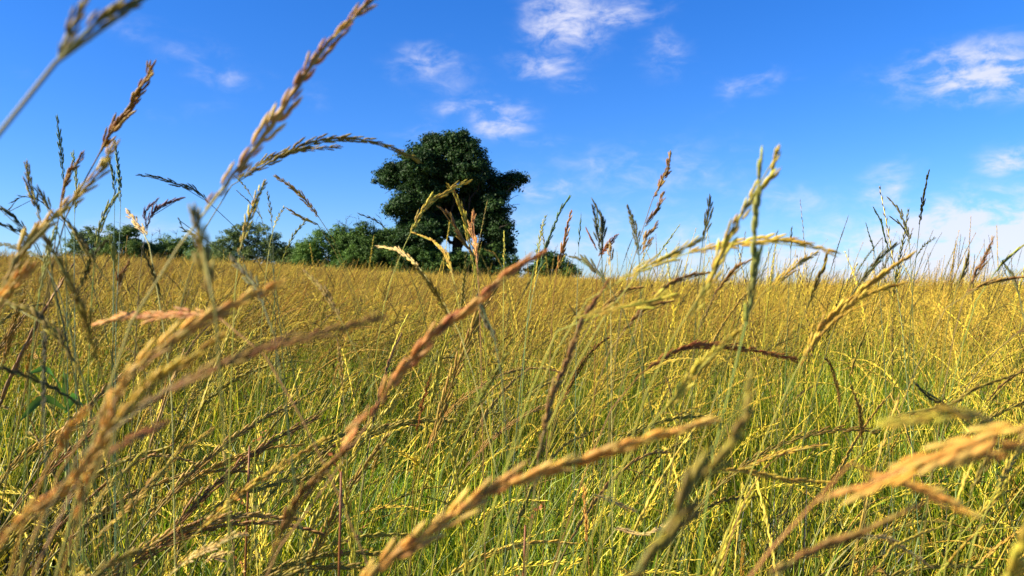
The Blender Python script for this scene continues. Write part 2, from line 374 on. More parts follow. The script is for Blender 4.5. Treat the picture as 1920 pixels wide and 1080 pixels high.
bush('dark bush beneath the lower right of the tree crown', 77.5, 925, 460, 74, MAT_BUSH[1], 1.2, .22, 5)
bush('small scrubby bush filling the gap between the two leftmost round bushes', 87, 272, 446, 60, MAT_BUSH[1], 1, .2, 4)
bush('low scrub joining the wide low bush to the loose feathery one', 86, 392, 452, 60, MAT_BUSH[2], 1, .2, 4)
bush('low scrub at the left foot of the broad willow like bush', 83, 570, 455, 50, MAT_BUSH[2], 1, .2, 4)
bush('bright green shoulder bush between the willow like bush and the tall dark bush', 80.5, 660, 414, 60, MAT_BUSH[0], 1.1, .19, 5, stems=5)
bush('small rounded dark bush alone to the right of the tree', 78, 1036, 468, 74, MAT_BUSH[1], 1.2, .2, 5)

# ---------------------------------------------------------------- spikelets
def spikelet_mesh(name, mat, seed, nfl=4, sides=6, rings=4, spread=1.0):
    """slender spikelet, length 1 along Z: long pointed husks lapping closely, alternating along X"""
    r = np.random.default_rng(seed); mb = MB()
    for i in range(nfl):
        s = 1 if i % 2 else -1; z0 = 0.0 + i * (.46 / max(1, nfl - 1)); ln = (.54 + r.uniform(-.05, .03)) * (1.05 if i < 2 else 1); wd = .066 * r.uniform(.85, 1.15)
        tilt = s * r.uniform(.05, .13) * spread; V = []; n = rings + 1; bend = s * r.uniform(-.02, .05)
        prof = [0.35, .92, 1.0, .72, .05] if rings == 4 else [.4, 1, .8, .05]
        for j, p in enumerate(prof):
            z = ln * j / (n - 1)
            for q in range(sides):
                a = 2 * math.pi * q / sides
                x = math.cos(a) * wd * p * (1.0 if math.cos(a) * s > 0 else .45) + bend * (z / ln) ** 2; y = math.sin(a) * wd * .8 * p * (1 if q % 2 else .82)
                xx = x * math.cos(tilt) + z * math.sin(tilt); zz = -x * math.sin(tilt) + z * math.cos(tilt)
                V.append((xx + s * .03, y, zz + z0))
        Fc = [(j * sides + q, j * sides + (q + 1) % sides, (j + 1) * sides + (q + 1) % sides, (j + 1) * sides + q) for j in range(n - 1) for q in range(sides)]
        Fc += [tuple(range(sides))[::-1], tuple(range((n - 1) * sides, n * sides))]
        mb.add(V, Fc, r.random(), np.repeat(np.linspace(0, 1, n), sides))
    return mb.mesh(name, mat)
SPK = {k: [spikelet_mesh('spikelet', m, 11 * i + 5, nfl=(3, 4, 5)[i], spread=(0.8, 1.0, 1.5)[i]) for i in range(3)] for k, m in MAT_HEAD.items()}

def low_spikelet(mb, M, sc, tint):
    """cheap spikelet for the mass of the meadow: two pointed husks"""
    for s in (-1, 1):
        o = .22 * (s > 0); V = np.array([(0, 0, o), (.07 + s * .035, 0, .33 + o), (s * .035, .055, .33 + o), (-.05 + s * .035, 0, .33 + o), (s * .035, -.055, .33 + o), (s * .09, 0, .78 + o)])
        V = (V * sc) @ M[0].T + M[1]
        mb.add(V, [(0, 2, 1), (0, 3, 2), (0, 4, 3), (0, 1, 4), (5, 1, 2), (5, 2, 3), (5, 3, 4), (5, 4, 1)], min(1, tint + .25 * (s > 0)), .7)

def basis(z, x):
    z = z / (np.linalg.norm(z) + 1e-12); x = x - z * np.dot(x, z)
    if np.linalg.norm(x) < 1e-4: x = np.cross(z, [0, 1, .1])
    x /= np.linalg.norm(x); y = np.cross(z, x); return np.stack([x, y, z], 1)

def head_slots(P, W, kind, r):
    """places (position, basis, size) for the spikelets along the head path P, W = width of the head"""
    P, T, A, B = frames(P); L = np.linalg.norm(np.diff(P, axis=0), axis=1).sum(); out = []
    ln = W * {'rye': 3.9, 'fescue': 3.7, 'panicle': 3.0}[kind]; step = ln * {'rye': .44, 'fescue': .34, 'panicle': .22}[kind]
    n = int(np.clip(L / step, 4, 32)); s = np.linspace(0, 1, len(P)); ph = r.uniform(-.6, .6) + math.pi / 2
    for i in range(n + 1):
        t = i / n; t = min(t, .97); k = t * (len(P) - 1); j = min(int(k), len(P) - 2); f = k - j
        p = P[j] * (1 - f) + P[j + 1] * f; tt, a, b = T[j], A[j], B[j]; sgn = 1 if i % 2 else -1
        ang = ph + r.uniform(-.35, .35) + (r.uniform(0, 6.28) if kind == 'panicle' else 0) + t * .8
        side = (a * math.cos(ang) + b * math.sin(ang)) * sgn; open_ = {'rye': .09, 'fescue': .12, 'panicle': .20}[kind] * r.uniform(.6, 1.4)
        if i == n: open_ = .02
        size = ln * (1.0 - .35 * t ** 2) * (.75 + .5 * min(1, t * 5)) * r.uniform(.85, 1.12)
        d = tt * math.cos(open_) + side * math.sin(open_); out.append((p + side * W * .07, basis(d, side), size))
    return out

# ---------------------------------------------------------------- single stalks traced one by one
def leaf_mesh(P, w, side, mat=None, n=9):
    mb = MB(); P = catmull(P, n); t = np.linspace(0, 1, n); ribbon(mb, P, w * (np.clip(1 - t ** 2.2, .02, 1)) * (.55 + .45 * np.minimum(1, t * 4)), side)
    return mb.mesh('leaf', mat or MAT_LEAF)

def stalk(label, kind, c, d, w, hs, pts, group=None, leaf=True, stem_w=None, extra=(), join=None, name='grass_stalk'):
    """pts: pixels of the photograph from low on the stem to the tip, d metres away; hs: index where the seed head starts; w: head width in pixels.
    extra: further heads (hs = 0) that branch off, each a list of pixels"""
    r = np.random.default_rng(abs(hash((pts[0][0] * 7 + pts[-1][1] * 13 + w))) % 100000)
    drift = r.uniform(-.10, .12)
    def P3(q, i=0, n=1): return px_at(q[0], q[1], d * (1 + drift * (1 - i / max(1, n - 1))))
    W = w * d / F * (.66 if w >= 16 else .74)
    n = len(pts); Q = [P3(q, i, n) for i, q in enumerate(pts)]; T0 = Q[0] - Q[1]; T0 /= np.linalg.norm(T0)
    # down to the root: leaves the traced part along its own direction and bends to the ground
    z0 = Q[0][2]; sh = np.array([T0[0], T0[1] * .3 + .05, 0]) * min(.28, .5 * z0)
    root = np.array([Q[0][0] + sh[0] * 1.1, max(Q[0][1] + sh[1], .12), 0]); root[2] = ground(root[0], root[1]) - .01
    ctl = Q[0] + T0 * min(.14, .3 * z0)
    low = [root * (1 - t) ** 2 + (ctl + (0, 0, -.12)) * 2 * t * (1 - t) * 1.0 + Q[0] * t ** 2 for t in (0, .3, .6, .85)]
    full = catmull(low + Q, 40 if join is None else 26)
    hd = catmull(Q[hs:], 26) if hs < n - 1 else None
    e = empty(name, root, label, 'grass', group)
    sw = (stem_w * d / F / 2) if stem_w else max(.00045, W * .14)
    mb = MB(); k = np.linspace(0, 1, len(full)); tube(mb, full - root, sw * (1.35 - .75 * k), 6, .5)
    heads = [hd] if hd is not None else []
    for q in extra:
        X = catmull([P3(a, n - 1, n) for a in q], 20); heads.append(X)
        tube(mb, X - root, np.linspace(sw * .6, sw * .35, 20), 5, .5, .8, 1)
    obj('stem', mb.mesh('stem', MAT_STEM[c]), e)
    joined = join if join is not None else (w * 2.4 < 15)
    for H in heads:
        Wh = W * (1 if H is hd else .8); slots = head_slots(H, Wh, kind, r)
        mb = MB(); tube(mb, H - H[0], np.linspace(sw * .7, sw * .4, len(H)), 5, .5, .9, 1)
        if joined:
            for p, M, s in slots:
                src = SPK[c][0]
                low_spikelet(mb, (M, p - H[0]), s, r.random() * .8)
            h = obj('seed_head', mb.mesh('seed_head', MAT_HEAD[c]), e); h.location = H[0] - root
        else:
            h = obj('seed_head', mb.mesh('seed_head', MAT_STEM[c]), e); h.location = H[0] - root
            for p, M, s in slots:
                o = obj('spikelet', SPK[c][r.integers(3)], h); m4 = Matrix.Identity(4)
                fat = r.uniform(.9, 1.25)
                for i in range(3):
                    for j in range(3): m4[i][j] = M[i][j] * s * (fat if j < 2 else 1)
                m4.translation = Vector(p - H[0]); o.matrix_local = m4
    if leaf:
        i = int(len(full) * .16); a = full[i] - root; dr = np.array([r.uniform(-1, 1), r.uniform(.1, 1), 0]); dr /= np.linalg.norm(dr); Lf = r.uniform(.10, .2)
        up = min(Lf, max(.03, .42 - full[i][2]))
        obj('leaf', leaf_mesh([a, a + dr * Lf * .3 + (0, 0, up * .8), a + dr * Lf * .8 + (0, 0, up * .9), a + dr * Lf * 1.4 + (0, 0, up * .5)], .004, np.cross(dr, [0, 0, 1])), e)
    return e

HERO = [
 # --- large, near, out of focus
 ('blurred grass stalk arching out at the top left corner with olive brown husks', 'fescue', 'olive', .17, 26, 3, [(-40, 300), (20, 222), (75, 150), (120, 102), (180, 45), (235, 12), (300, -25)], dict(stem_w=13, extra=[[(112, 108), (122, 78), (136, 50), (150, 22)]])),
 ('upright brown grass plume with pinkish lower husks against the blue sky', 'panicle', 'brown', .42, 22, 2, [(130, 385), (158, 340), (184, 292), (205, 255), (238, 205), (262, 168), (279, 136)], {}),
 ('thick olive gold grass head curving up to the foot of the brown plume', 'fescue', 'gold', .30, 20, 0, [(2, 545), (35, 480), (75, 432), (140, 372), (180, 330), (206, 285)], {}),
 ('short orange grass tip poking in at the left edge of the field', 'fescue', 'orange', .25, 22, 0, [(-30, 600), (8, 553), (45, 512)], {}),
 ('long thick straw brown grass head rising diagonally out of the top of the view', 'fescue', 'straw', .27, 25, 3, [(262, 560), (310, 492), (355, 440), (385, 392), (432, 335), (497, 252), (548, 176), (590, 112), (645, 50), (725, -25)], dict(stem_w=6)),
 ('blunt out of focus olive grass head standing in front of the left bushes', 'fescue', 'olive', .20, 26, 1, [(408, 640), (398, 560), (385, 500), (372, 420)], {}),
 ('long copper coloured grass head rising diagonally to a tip before the tree', 'fescue', 'pink', .25, 27, 4, [(480, 1110), (540, 1010), (600, 925), (655, 860), (692, 790), (722, 738), (762, 686), (812, 628), (868, 588), (930, 530), (1000, 484)], dict(extra=[[(692, 760), (680, 780), (660, 812)]])),
 ('thick orange brown grass head crossing the bottom centre of the meadow', 'fescue', 'orange', .19, 34, 0, [(640, 1140), (700, 1072), (760, 1030), (835, 975), (910, 926), (1000, 892), (1100, 860), (1200, 828), (1304, 798)], {}),
 ('strongly blurred olive yellow grass head rising from the bottom right of centre', 'fescue', 'olive', .16, 32, 0, [(1160, 1120), (1215, 1050), (1258, 995), (1285, 930), (1340, 868), (1385, 798), (1402, 735)], {}),
 ('broad blurred golden orange grass head reaching in from the right edge', 'fescue', 'orange', .16, 40, 1, [(2080, 860), (1960, 790), (1890, 808), (1810, 835), (1740, 862), (1680, 893), (1600, 918)], dict(extra=[[(1960, 830), (1860, 850), (1780, 855), (1700, 880)]])),
 ('blurred orange grass tip drooping below the broad golden head', 'fescue', 'orange', .17, 26, 1, [(1560, 905), (1620, 893), (1690, 905), (1745, 925), (1795, 950)], {}),
 ('rounded blurred yellow grass tip above the broad golden head', 'fescue', 'yellow', .16, 30, 1, [(2000, 800), (1880, 795), (1800, 778), (1680, 792)], {}),
 ('slim blurred brown grass head slanting across the bottom right', 'fescue', 'brown', .17, 24, 1, [(1370, 1130), (1440, 1078), (1530, 1030), (1610, 1000), (1700, 958)], {}),
 ('blurred yellow grass head cut off by the bottom right corner', 'fescue', 'yellow', .15, 36, 0, [(1870, 1130), (1900, 1060), (1935, 980)], {}),
 ('tall yellow green grass head standing straight up against the sky', 'fescue', 'green', .28, 22, 2, [(1330, 900), (1360, 760), (1400, 610), (1412, 520), (1416, 420), (1426, 305)], {}),
 ('tall yellow grass head crossing behind the straight green one', 'fescue', 'yellow', .30, 19, 1, [(1225, 700), (1290, 602), (1325, 540), (1345, 490), (1378, 425), (1412, 368), (1438, 342), (1453, 296)], {}),
 ('golden grass head lying level across the tall yellow and green ones', 'fescue', 'gold', .34, 14, 1, [(1180, 530), (1290, 474), (1345, 462), (1400, 455), (1470, 450), (1550, 468)], {}),
 ('straight yellow grass head pointing up right just above the field horizon', 'fescue', 'yellow', .34, 13, 1, [(1075, 600), (1160, 528), (1205, 503), (1250, 484), (1304, 454)], {}),
 ('long dark brown grass head rising right of centre over the field', 'fescue', 'brown', .34, 16, 0, [(1008, 870), (1030, 765), (1060, 685), (1088, 612), (1135, 535)], {}),
 ('bright orange grass head sweeping up right over the left meadow', 'fescue', 'orange', .22, 25, 2, [(60, 1000), (130, 860), (195, 760), (250, 695), (312, 645), (385, 600), (445, 568), (505, 540)], {}),
 ('pinkish level grass head tip among the dark left stalks', 'fescue', 'pink', .30, 15, 1, [(470, 625), (400, 590), (345, 588), (290, 592), (240, 592), (188, 605)], {}),
 ('faded brown blurred grass head slanting up right across the left meadow', 'fescue', 'brown', .20, 20, 1, [(150, 850), (260, 760), (400, 690), (500, 652), (600, 626), (705, 598)], {}),
 ('blurred orange brown grass head low at the left edge', 'fescue', 'orange', .18, 22, 0, [(-20, 1035), (50, 965), (110, 925), (170, 860), (198, 800), (232, 715)], {}),
 ('short glowing orange tip beside the sweeping orange head', 'fescue', 'orange', .2, 18, 1, [(60, 930), (105, 860), (128, 812), (155, 772)], {}),
 ('short pinkish tip below the sweeping orange head', 'fescue', 'pink', .22, 16, 1, [(130, 930), (205, 848), (250, 820), (300, 797)], {}),
 ('blurred gold grass head leaning right under the sweeping orange head', 'fescue', 'gold', .2, 22, 1, [(150, 980), (178, 870), (215, 800), (280, 720), (330, 690), (400, 640)], {}),
 ('orange brown grass head standing in the lower left thicket', 'fescue', 'orange', .2, 20, 1, [(110, 1100), (140, 980), (165, 900), (188, 830), (205, 760)], {}),
 ('brown grass head running up beside the copper head at the bottom', 'fescue', 'brown', .26, 20, 1, [(490, 1130), (510, 1040), (545, 960), (590, 900), (640, 850)], {}),
 # --- lower left, sharper
 ('slender golden grass spike climbing through the dark lower left grass', 'fescue', 'gold', .48, 9, 1, [(130, 1075), (169, 1019), (222, 969), (255, 938), (278, 908), (305, 883), (333, 852), (361, 833), (393, 810)], {}),
 ('short golden grass spike left of the long climbing one', 'fescue', 'yellow', .48, 9, 1, [(140, 1010), (164, 969), (180, 944), (200, 919), (217, 899), (236, 883), (267, 851)], {}),
 ('pale golden grass head slanting up right at the lower left of centre', 'fescue', 'gold', .40, 12, 2, [(290, 1100), (344, 1024), (375, 994), (425, 947), (444, 930), (500, 891), (550, 860), (608, 825)], {}),
 ('cream gold grass head low near the bottom edge beside small pale husks', 'fescue', 'cream', .40, 11, 1, [(280, 1110), (322, 1075), (350, 1052), (375, 1036), (403, 1024), (430, 1008), (455, 1001)], {}),
 ('blurred olive tip at the bottom edge of the left meadow', 'fescue', 'olive', .28, 16, 0, [(150, 1100), (200, 1063), (238, 1040)], {}),
 ('cluster of small pale oat like husks near the bottom edge', 'panicle', 'cream', .6, 9, 2, [(375, 1110), (382, 1070), (385, 1052), (410, 1040), (432, 1036)], dict(extra=[[(384, 1056), (395, 1046), (418, 1052)]])),
 ('dark olive grass head leaning up left to the left edge', 'fescue', 'olive', .34, 13, 2, [(200, 800), (178, 738), (155, 704), (133, 668), (119, 643), (92, 612), (61, 586), (0, 563)], {}),
 ('dark thick grass head leaning up left over the cluster', 'fescue', 'olive', .30, 16, 2, [(215, 800), (197, 713), (183, 677), (172, 640), (160, 595), (140, 545), (112, 490), (90, 455)], {}),
 ('dark drooping grass head lower down at the left edge', 'rye', 'dark', .38, 10, 1, [(190, 800), (150, 760), (111, 734), (80, 718), (47, 704), (-5, 688)], {}),
 ('stiff dark upright stem through the lower left thicket', 'rye', 'dark', .34, 8, 1, [(88, 960), (84, 820), (82, 700), (84, 610)], {}),
 ('dark slender head leaning left under the short green spikes', 'fescue', 'dark', .34, 14, 1, [(520, 660), (495, 570), (470, 525), (440, 490)], {}),
 # --- left skyline
 ('dark olive grass tip at the far left, first against the sky', 'fescue', 'olive', .45, 10, 2, [(100, 520), (85, 455), (76, 412), (68, 385), (57, 350), (51, 314)], {}),
 ('short dark spur beside the far left olive tip', 'fescue', 'olive', .45, 9, 1, [(112, 450), (100, 402), (88, 382), (76, 362)], {}),
 ('dark brown grass head left of the brown plume', 'panicle', 'brown', .45, 12, 2, [(95, 520), (105, 440), (112, 388), (120, 350), (134, 320), (150, 294)], {}),
 ('tallest thin blue green grass spike at the left', 'rye', 'blue', .85, 7, 2, [(125, 560), (122, 440), (119, 338), (116, 300), (112, 262), (108, 228)], {}),
 ('pale blue green grass spike behind the dark brown head', 'rye', 'blue', .85, 7, 2, [(140, 580), (139, 465), (140, 400), (143, 350), (137, 290)], {}),
 ('thin blue green spike, taller of a close pair under the brown plume', 'rye', 'blue', .8, 7, 2, [(218, 600), (223, 480), (226, 380), (224, 335), (220, 300), (216, 268)], {}),
 ('thin blue green spike, shorter of a close pair under the brown plume', 'rye', 'blue', .8, 7, 2, [(212, 600), (213, 480), (215, 375), (213, 335), (206, 305)], {}),
 ('dark green spike bending over to the left against the sky', 'rye', 'dark', .65, 8, 3, [(540, 640), (500, 520), (437, 422), (396, 384), (370, 360), (340, 348), (300, 334), (268, 329)], {}),
 ('dark grass tip arching left above the left edge of the field', 'rye', 'dark', .6, 6, 1, [(150, 470), (90, 383), (55, 370), (34, 373), (14, 398)], {}),
 ('dark green head, upper of three pointing out at the left edge', 'rye', 'dark', .5, 8, 1, [(95, 520), (58, 447), (28, 410), (-5, 388)], {}),
 ('dark green head, middle of three pointing out at the left edge', 'rye', 'dark', .5, 8, 1, [(100, 530), (62, 448), (28, 430), (-5, 418)], {}),
 ('dark green head, lowest of three pointing out at the left edge', 'rye', 'dark', .5, 7, 1, [(105, 530), (68, 478), (28, 463), (-5, 457)], {}),
 ('yellow green head curving up in front of the left bushes', 'fescue', 'green', .55, 9, 1, [(172, 560), (180, 468), (188, 425), (200, 395), (217, 370)], {}),
 ('cream drooping head atop a pale stem, before the left bushes', 'panicle', 'cream', .6, 11, 2, [(325, 900), (318, 700), (276, 440), (262, 424), (250, 410), (240, 397)], dict(stem_w=3)),
 ('purple tinged spikelet branch pointing right beside the cream head', 'fescue', 'purple', .6, 7, 1, [(262, 520), (273, 430), (287, 400), (310, 383), (337, 373)], dict(extra=[[(275, 425), (272, 400), (292, 377)]])),
 ('thin dark stalk with a small tip left of the olive blunt head', 'rye', 'dark', .6, 6, 2, [(520, 600), (470, 520), (385, 447), (348, 432), (336, 413)], {}),
 ('yellow grass spike standing before the loose feathery bush', 'fescue', 'yellow', .5, 10, 1, [(440, 560), (447, 480), (465, 415), (480, 375), (495, 346)], {}),
 ('thin dark head just right of the long brown diagonal head', 'rye', 'dark', .7, 6, 2, [(520, 560), (495, 420), (470, 365), (455, 345), (440, 330)], dict(extra=[[(492, 410), (470, 382), (448, 361)]])),
 ('short dark upright tip over the feathery bush', 'rye', 'dark', .7, 6, 1, [(514, 520), (510, 418), (507, 392), (502, 364)], {}),
 ('small yellowish tip leaning right over the feathery bush', 'rye', 'yellow', .7, 6, 1, [(500, 500), (513, 428), (520, 410), (531, 391)], {}),
 ('arching olive straw grass head with two sprays reaching toward the tree', 'fescue', 'olive', .48, 11, 1, [(380, 440), (445, 336), (500, 308), (556, 278), (605, 263), (660, 261), (720, 272), (780, 299)], dict(extra=[[(446, 338), (500, 300), (560, 283), (632, 275)]])),
 ('gold head nodding left, high above the willow like bush', 'fescue', 'gold', .65, 8, 2, [(690, 640), (640, 480), (598, 408), (582, 387), (565, 367), (545, 350), (522, 334)], {}),
 ('small head nodding left, low above the willow like bush', 'rye', 'gold', .7, 7, 1, [(650, 520), (597, 422), (570, 410), (548, 397)], {}),
 ('green spike leaning right over the gap between the bushes', 'rye', 'green', .75, 6, 1, [(515, 560), (530, 485), (550, 442), (575, 412)], {}),
 ('dark stalk leaning left between the two thin blue green groups', 'fescue', 'olive', .42, 10, 1, [(240, 600), (183, 503), (160, 462), (142, 436), (122, 412)], {}),
 ('yellow green head just under the olive gold curved one at the left', 'fescue', 'green', .45, 10, 1, [(62, 640), (73, 560), (84, 500), (92, 465), (102, 436)], {}),
 ('brown head upright in front of the second bush from the left', 'panicle', 'brown', .55, 9, 1, [(212, 640), (220, 548), (226, 520), (237, 498)], {}),
 ('short dark head leaning left below the cream drooping head', 'rye', 'dark', .55, 8, 1, [(330, 640), (302, 556), (286, 510), (268, 470)], {}),
 ('short yellow green head standing before the gap of the left bushes', 'fescue', 'green', .55, 8, 1, [(212, 640), (216, 510), (214, 480), (209, 455)], {}),
 ('olive head rising steeply at the far left edge of the field', 'fescue', 'olive', .36, 12, 1, [(-10, 640), (18, 560), (34, 510), (48, 470), (66, 430)], {}),
 ('dark spiky head crossing the field edge under the brown plume', 'panicle', 'dark', .5, 9, 1, [(120, 640), (150, 540), (170, 490), (196, 452)], {}),
 ('olive head slanting left below the nodding gold heads', 'fescue', 'olive', .5, 9, 1, [(690, 720), (640, 600), (610, 550), (575, 512)], {}),
 ('dark olive head leaning left in the field under the tree', 'fescue', 'olive', .48, 10, 1, [(880, 720), (840, 590), (815, 545), (785, 506)], {}),
 # --- centre skyline
 ('yellow bent grass head across the trunk side of the tree', 'fescue', 'yellow', .68, 10, 2, [(715, 600), (742, 500), (770, 437), (783, 410), (803, 383), (827, 367), (848, 354), (874, 343)], {}),
 ('yellow grass head hanging from the peak of the bent one', 'fescue', 'yellow', .68, 9, 1, [(905, 600), (884, 475), (875, 423), (867, 397), (857, 373), (846, 355)], {}),
 ('brown grass head leaning left before the middle of the tree', 'fescue', 'brown', .65, 9, 1, [(925, 600), (890, 482), (873, 457), (860, 437), (847, 410), (829, 394)], {}),
 ('small dark head pointing left above the tall dark bush', 'rye', 'dark', .75, 6, 1, [(780, 540), (723, 428), (703, 413), (678, 403)], {}),
 ('cream gold head nodding left below the tree', 'fescue', 'cream', .58, 8, 1, [(860, 620), (787, 503), (773, 490), (753, 473), (737, 467), (712, 462)], {}),
 ('pale nodding head under the tree, right of the cream gold one', 'fescue', 'gold', .62, 7, 1, [(870, 640), (850, 517), (837, 480), (822, 460), (803, 447), (776, 437)], {}),
 ('pinkish upright head before the right half of the tree', 'panicle', 'pink', .62, 9, 1, [(900, 600), (895, 493), (892, 463), (885, 433), (887, 405)], {}),
 ('thin yellow upright tip at the right foot of the tree', 'rye', 'yellow', .8, 6, 1, [(944, 580), (945, 500), (946, 467), (945, 437)], {}),
 ('yellow head nodding left at the right foot of the tree', 'fescue', 'yellow', .7, 6, 1, [(960, 600), (942, 502), (930, 480), (912, 469)], {}),
 ('long pale green spike leaning right beyond the tree', 'rye', 'blue', .75, 7, 1, [(990, 600), (1010, 510), (1023, 467), (1038, 427), (1050, 397), (1065, 374)], {}),
 ('short green spike left of the long pale green one', 'rye', 'green', .75, 6, 1, [(990, 580), (1003, 490), (1013, 443), (1023, 407)], {}),
 ('pinkish spike in front of the small rounded bush', 'rye', 'pink', .7, 8, 1, [(1035, 600), (1043, 513), (1058, 455), (1063, 427), (1070, 401)], {}),
 ('faint green spike just right of the small rounded bush', 'rye', 'blue', 1.0, 6, 1, [(1082, 560), (1085, 463), (1087, 435), (1089, 409)], {}),
 ('dark drooping double head beyond the small rounded bush', 'fescue', 'dark', .55, 10, 1, [(1135, 600), (1127, 480), (1130, 432), (1127, 409), (1118, 389)], dict(extra=[[(1126, 470), (1122, 447), (1118, 418), (1113, 394)]])),
 ('reddish head pointing right below the dark double head', 'fescue', 'rust', .6, 8, 1, [(1118, 560), (1122, 480), (1139, 462), (1154, 443)], dict(extra=[[(1120, 470), (1112, 455), (1103, 437)]])),
 ('stubby cream tip on the horizon beside the dark double head', 'fescue', 'cream', .6, 9, 1, [(1145, 560), (1144, 500), (1144, 470)], {}),
 ('dark head curving over left at the centre horizon', 'fescue', 'dark', .5, 11, 1, [(1190, 640), (1140, 532), (1118, 508), (1101, 492), (1080, 484)], {}),
 ('tallest dark feathery panicle right of centre against the sky', 'panicle', 'brown', .6, 10, 3, [(1160, 620), (1181, 510), (1210, 415), (1225, 370), (1234, 355), (1241, 338), (1251, 318), (1257, 293)], dict(extra=[[(1209, 425), (1222, 405), (1233, 388), (1243, 366)], [(1203, 460), (1213, 444), (1228, 423)], [(1200, 478), (1209, 466), (1220, 452)]])),
 ('dark green head left of the tall feathery panicle', 'fescue', 'dark', .55, 10, 1, [(1203, 600), (1198, 480), (1194, 447), (1187, 418), (1178, 391)], {}),
 ('green spike leaning right behind the tall feathery panicle', 'rye', 'green', .75, 6, 1, [(1200, 560), (1234, 478), (1252, 453), (1271, 426)], {}),
 ('dark upright head left of the crossing yellow heads', 'fescue', 'dark', .55, 10, 2, [(1302, 640), (1312, 500), (1318, 447), (1323, 430), (1327, 406), (1330, 380)], {}),
 ('small dark upright tip behind the level golden head', 'rye', 'dark', .9, 6, 1, [(1478, 560), (1483, 470), (1484, 434)], {}),
 # --- right skyline
 ('tallest thin dark spike at the right against the sky', 'rye', 'dark', .95, 8, 2, [(1706, 620), (1714, 521), (1724, 422), (1727, 402), (1731, 375), (1736, 347), (1741, 325)], {}),
 ('drooping green spike left of the tallest right hand spike', 'rye', 'dark', .95, 7, 2, [(1712, 620), (1709, 516), (1705, 456), (1703, 438), (1695, 417), (1686, 396), (1671, 377)], dict(extra=[[(1704, 445), (1691, 425), (1676, 412)]])),
 ('pale green spike leaning left in the right hand sky', 'rye', 'blue', .95, 7, 1, [(1690, 600), (1667, 470), (1658, 441), (1652, 417), (1641, 395)], {}),
 ('faint short green spike leftmost in the right hand sky group', 'rye', 'blue', 1.1, 6, 1, [(1652, 580), (1640, 472), (1633, 451), (1625, 424)], {}),
 ('tiny spike branching right from the tallest right hand spike', 'rye', 'dark', 1.0, 5, 1, [(1700, 560), (1718, 482), (1732, 461), (1751, 447)], {}),
 ('straight dark head rising right through the right horizon', 'fescue', 'dark', .55, 9, 1, [(1565, 610), (1600, 552), (1615, 527), (1636, 500), (1654, 480), (1673, 464)], {}),
 ('long golden sheaf like head slanting up right to the horizon', 'fescue', 'gold', .42, 13, 3, [(1330, 1110), (1390, 930), (1470, 742), (1505, 671), (1541, 615), (1589, 568), (1623, 540), (1655, 514), (1700, 484)], dict(extra=[[(1560, 605), (1600, 568), (1640, 548), (1688, 533)], [(1500, 690), (1530, 640), (1570, 600), (1612, 575)]])),
 ('dark olive head just left of the straight dark head', 'fescue', 'olive', .55, 9, 1, [(1490, 650), (1515, 576), (1529, 534), (1542, 506), (1551, 479)], {}),
 ('golden head leaning right under the level golden head tip', 'fescue', 'gold', .5, 9, 1, [(1400, 590), (1446, 540), (1472, 516), (1498, 493), (1528, 476)], {}),
 ('brown feathery head leaning right near the right edge horizon', 'panicle', 'brown', .55, 8, 1, [(1790, 620), (1818, 534), (1831, 508), (1847, 482), (1861, 450)], {}),
 ('green gold head pointing up right at the right edge horizon', 'fescue', 'green', .55, 8, 1, [(1825, 580), (1860, 519), (1876, 498), (1897, 477), (1925, 455)], {}),
 ('dark head leaning left at the right edge', 'rye', 'dark', .55, 8, 1, [(1925, 640), (1912, 555), (1902, 524), (1886, 499)], {}),
 ('brown head lying almost level at the right edge', 'fescue', 'brown', .5, 9, 1, [(1760, 600), (1811, 550), (1847, 533), (1884, 524), (1930, 518)], {}),
 ('olive upright head left of the brown feathery one', 'fescue', 'olive', .6, 8, 1, [(1775, 620), (1792, 547), (1808, 508), (1814, 484)], {}),
 # --- field, right and centre
 ('rusty level grass head with long tip in the right meadow', 'fescue', 'rust', .48, 11, 1, [(1150, 760), (1215, 691), (1268, 658), (1327, 648), (1400, 655), (1488, 673)], {}),
 ('wavy yellow grass head just below the centre horizon', 'fescue', 'yellow', .33, 13, 1, [(1020, 670), (1075, 598), (1120, 586), (1160, 578), (1209, 570), (1233, 558), (1260, 555)], {}),
 ('dark slanting head under the wavy yellow one', 'fescue', 'brown', .5, 8, 1, [(1130, 690), (1170, 620), (1197, 590), (1224, 573), (1252, 567)], {}),
 ('brown head rising right just below the straight yellow head', 'fescue', 'brown', .5, 8, 1, [(1070, 680), (1120, 590), (1150, 561), (1173, 545), (1200, 540)], {}),
 ('brown arched head at the horizon under the level golden head', 'fescue', 'brown', .5, 8, 1, [(1190, 620), (1221, 555), (1253, 534), (1286, 519), (1326, 512)], {}),
 ('brown twin head between the tall yellow and green ones', 'fescue', 'brown', .5, 9, 1, [(1310, 620), (1339, 552), (1366, 519), (1384, 501), (1405, 489)], {}),
 ('soft yellow grass head pointing up right in the right meadow', 'fescue', 'yellow', .28, 15, 1, [(1160, 880), (1250, 770), (1298, 705), (1335, 665), (1376, 628)], {}),
 ('olive head upright in the lower right corner group', 'fescue', 'olive', .40, 12, 1, [(1795, 1040), (1819, 925), (1843, 880), (1864, 828)], {}),
 ('yellow head left of the olive one in the lower right corner group', 'fescue', 'yellow', .42, 11, 1, [(1770, 1080), (1782, 990), (1802, 921), (1820, 875)], {}),
 ('yellow head nearest the right edge in the lower right group', 'fescue', 'yellow', .42, 12, 1, [(1830, 1000), (1867, 925), (1888, 880), (1914, 838)], {}),
 ('bright yellow head slanting low in the bottom right', 'fescue', 'yellow', .42, 10, 1, [(1730, 1120), (1766, 1072), (1798, 1031), (1832, 998)], {}),
 ('yellow head crossing behind the lower right group', 'fescue', 'yellow', .45, 10, 1, [(1770, 1050), (1819, 982), (1867, 933), (1906, 883)], {}),
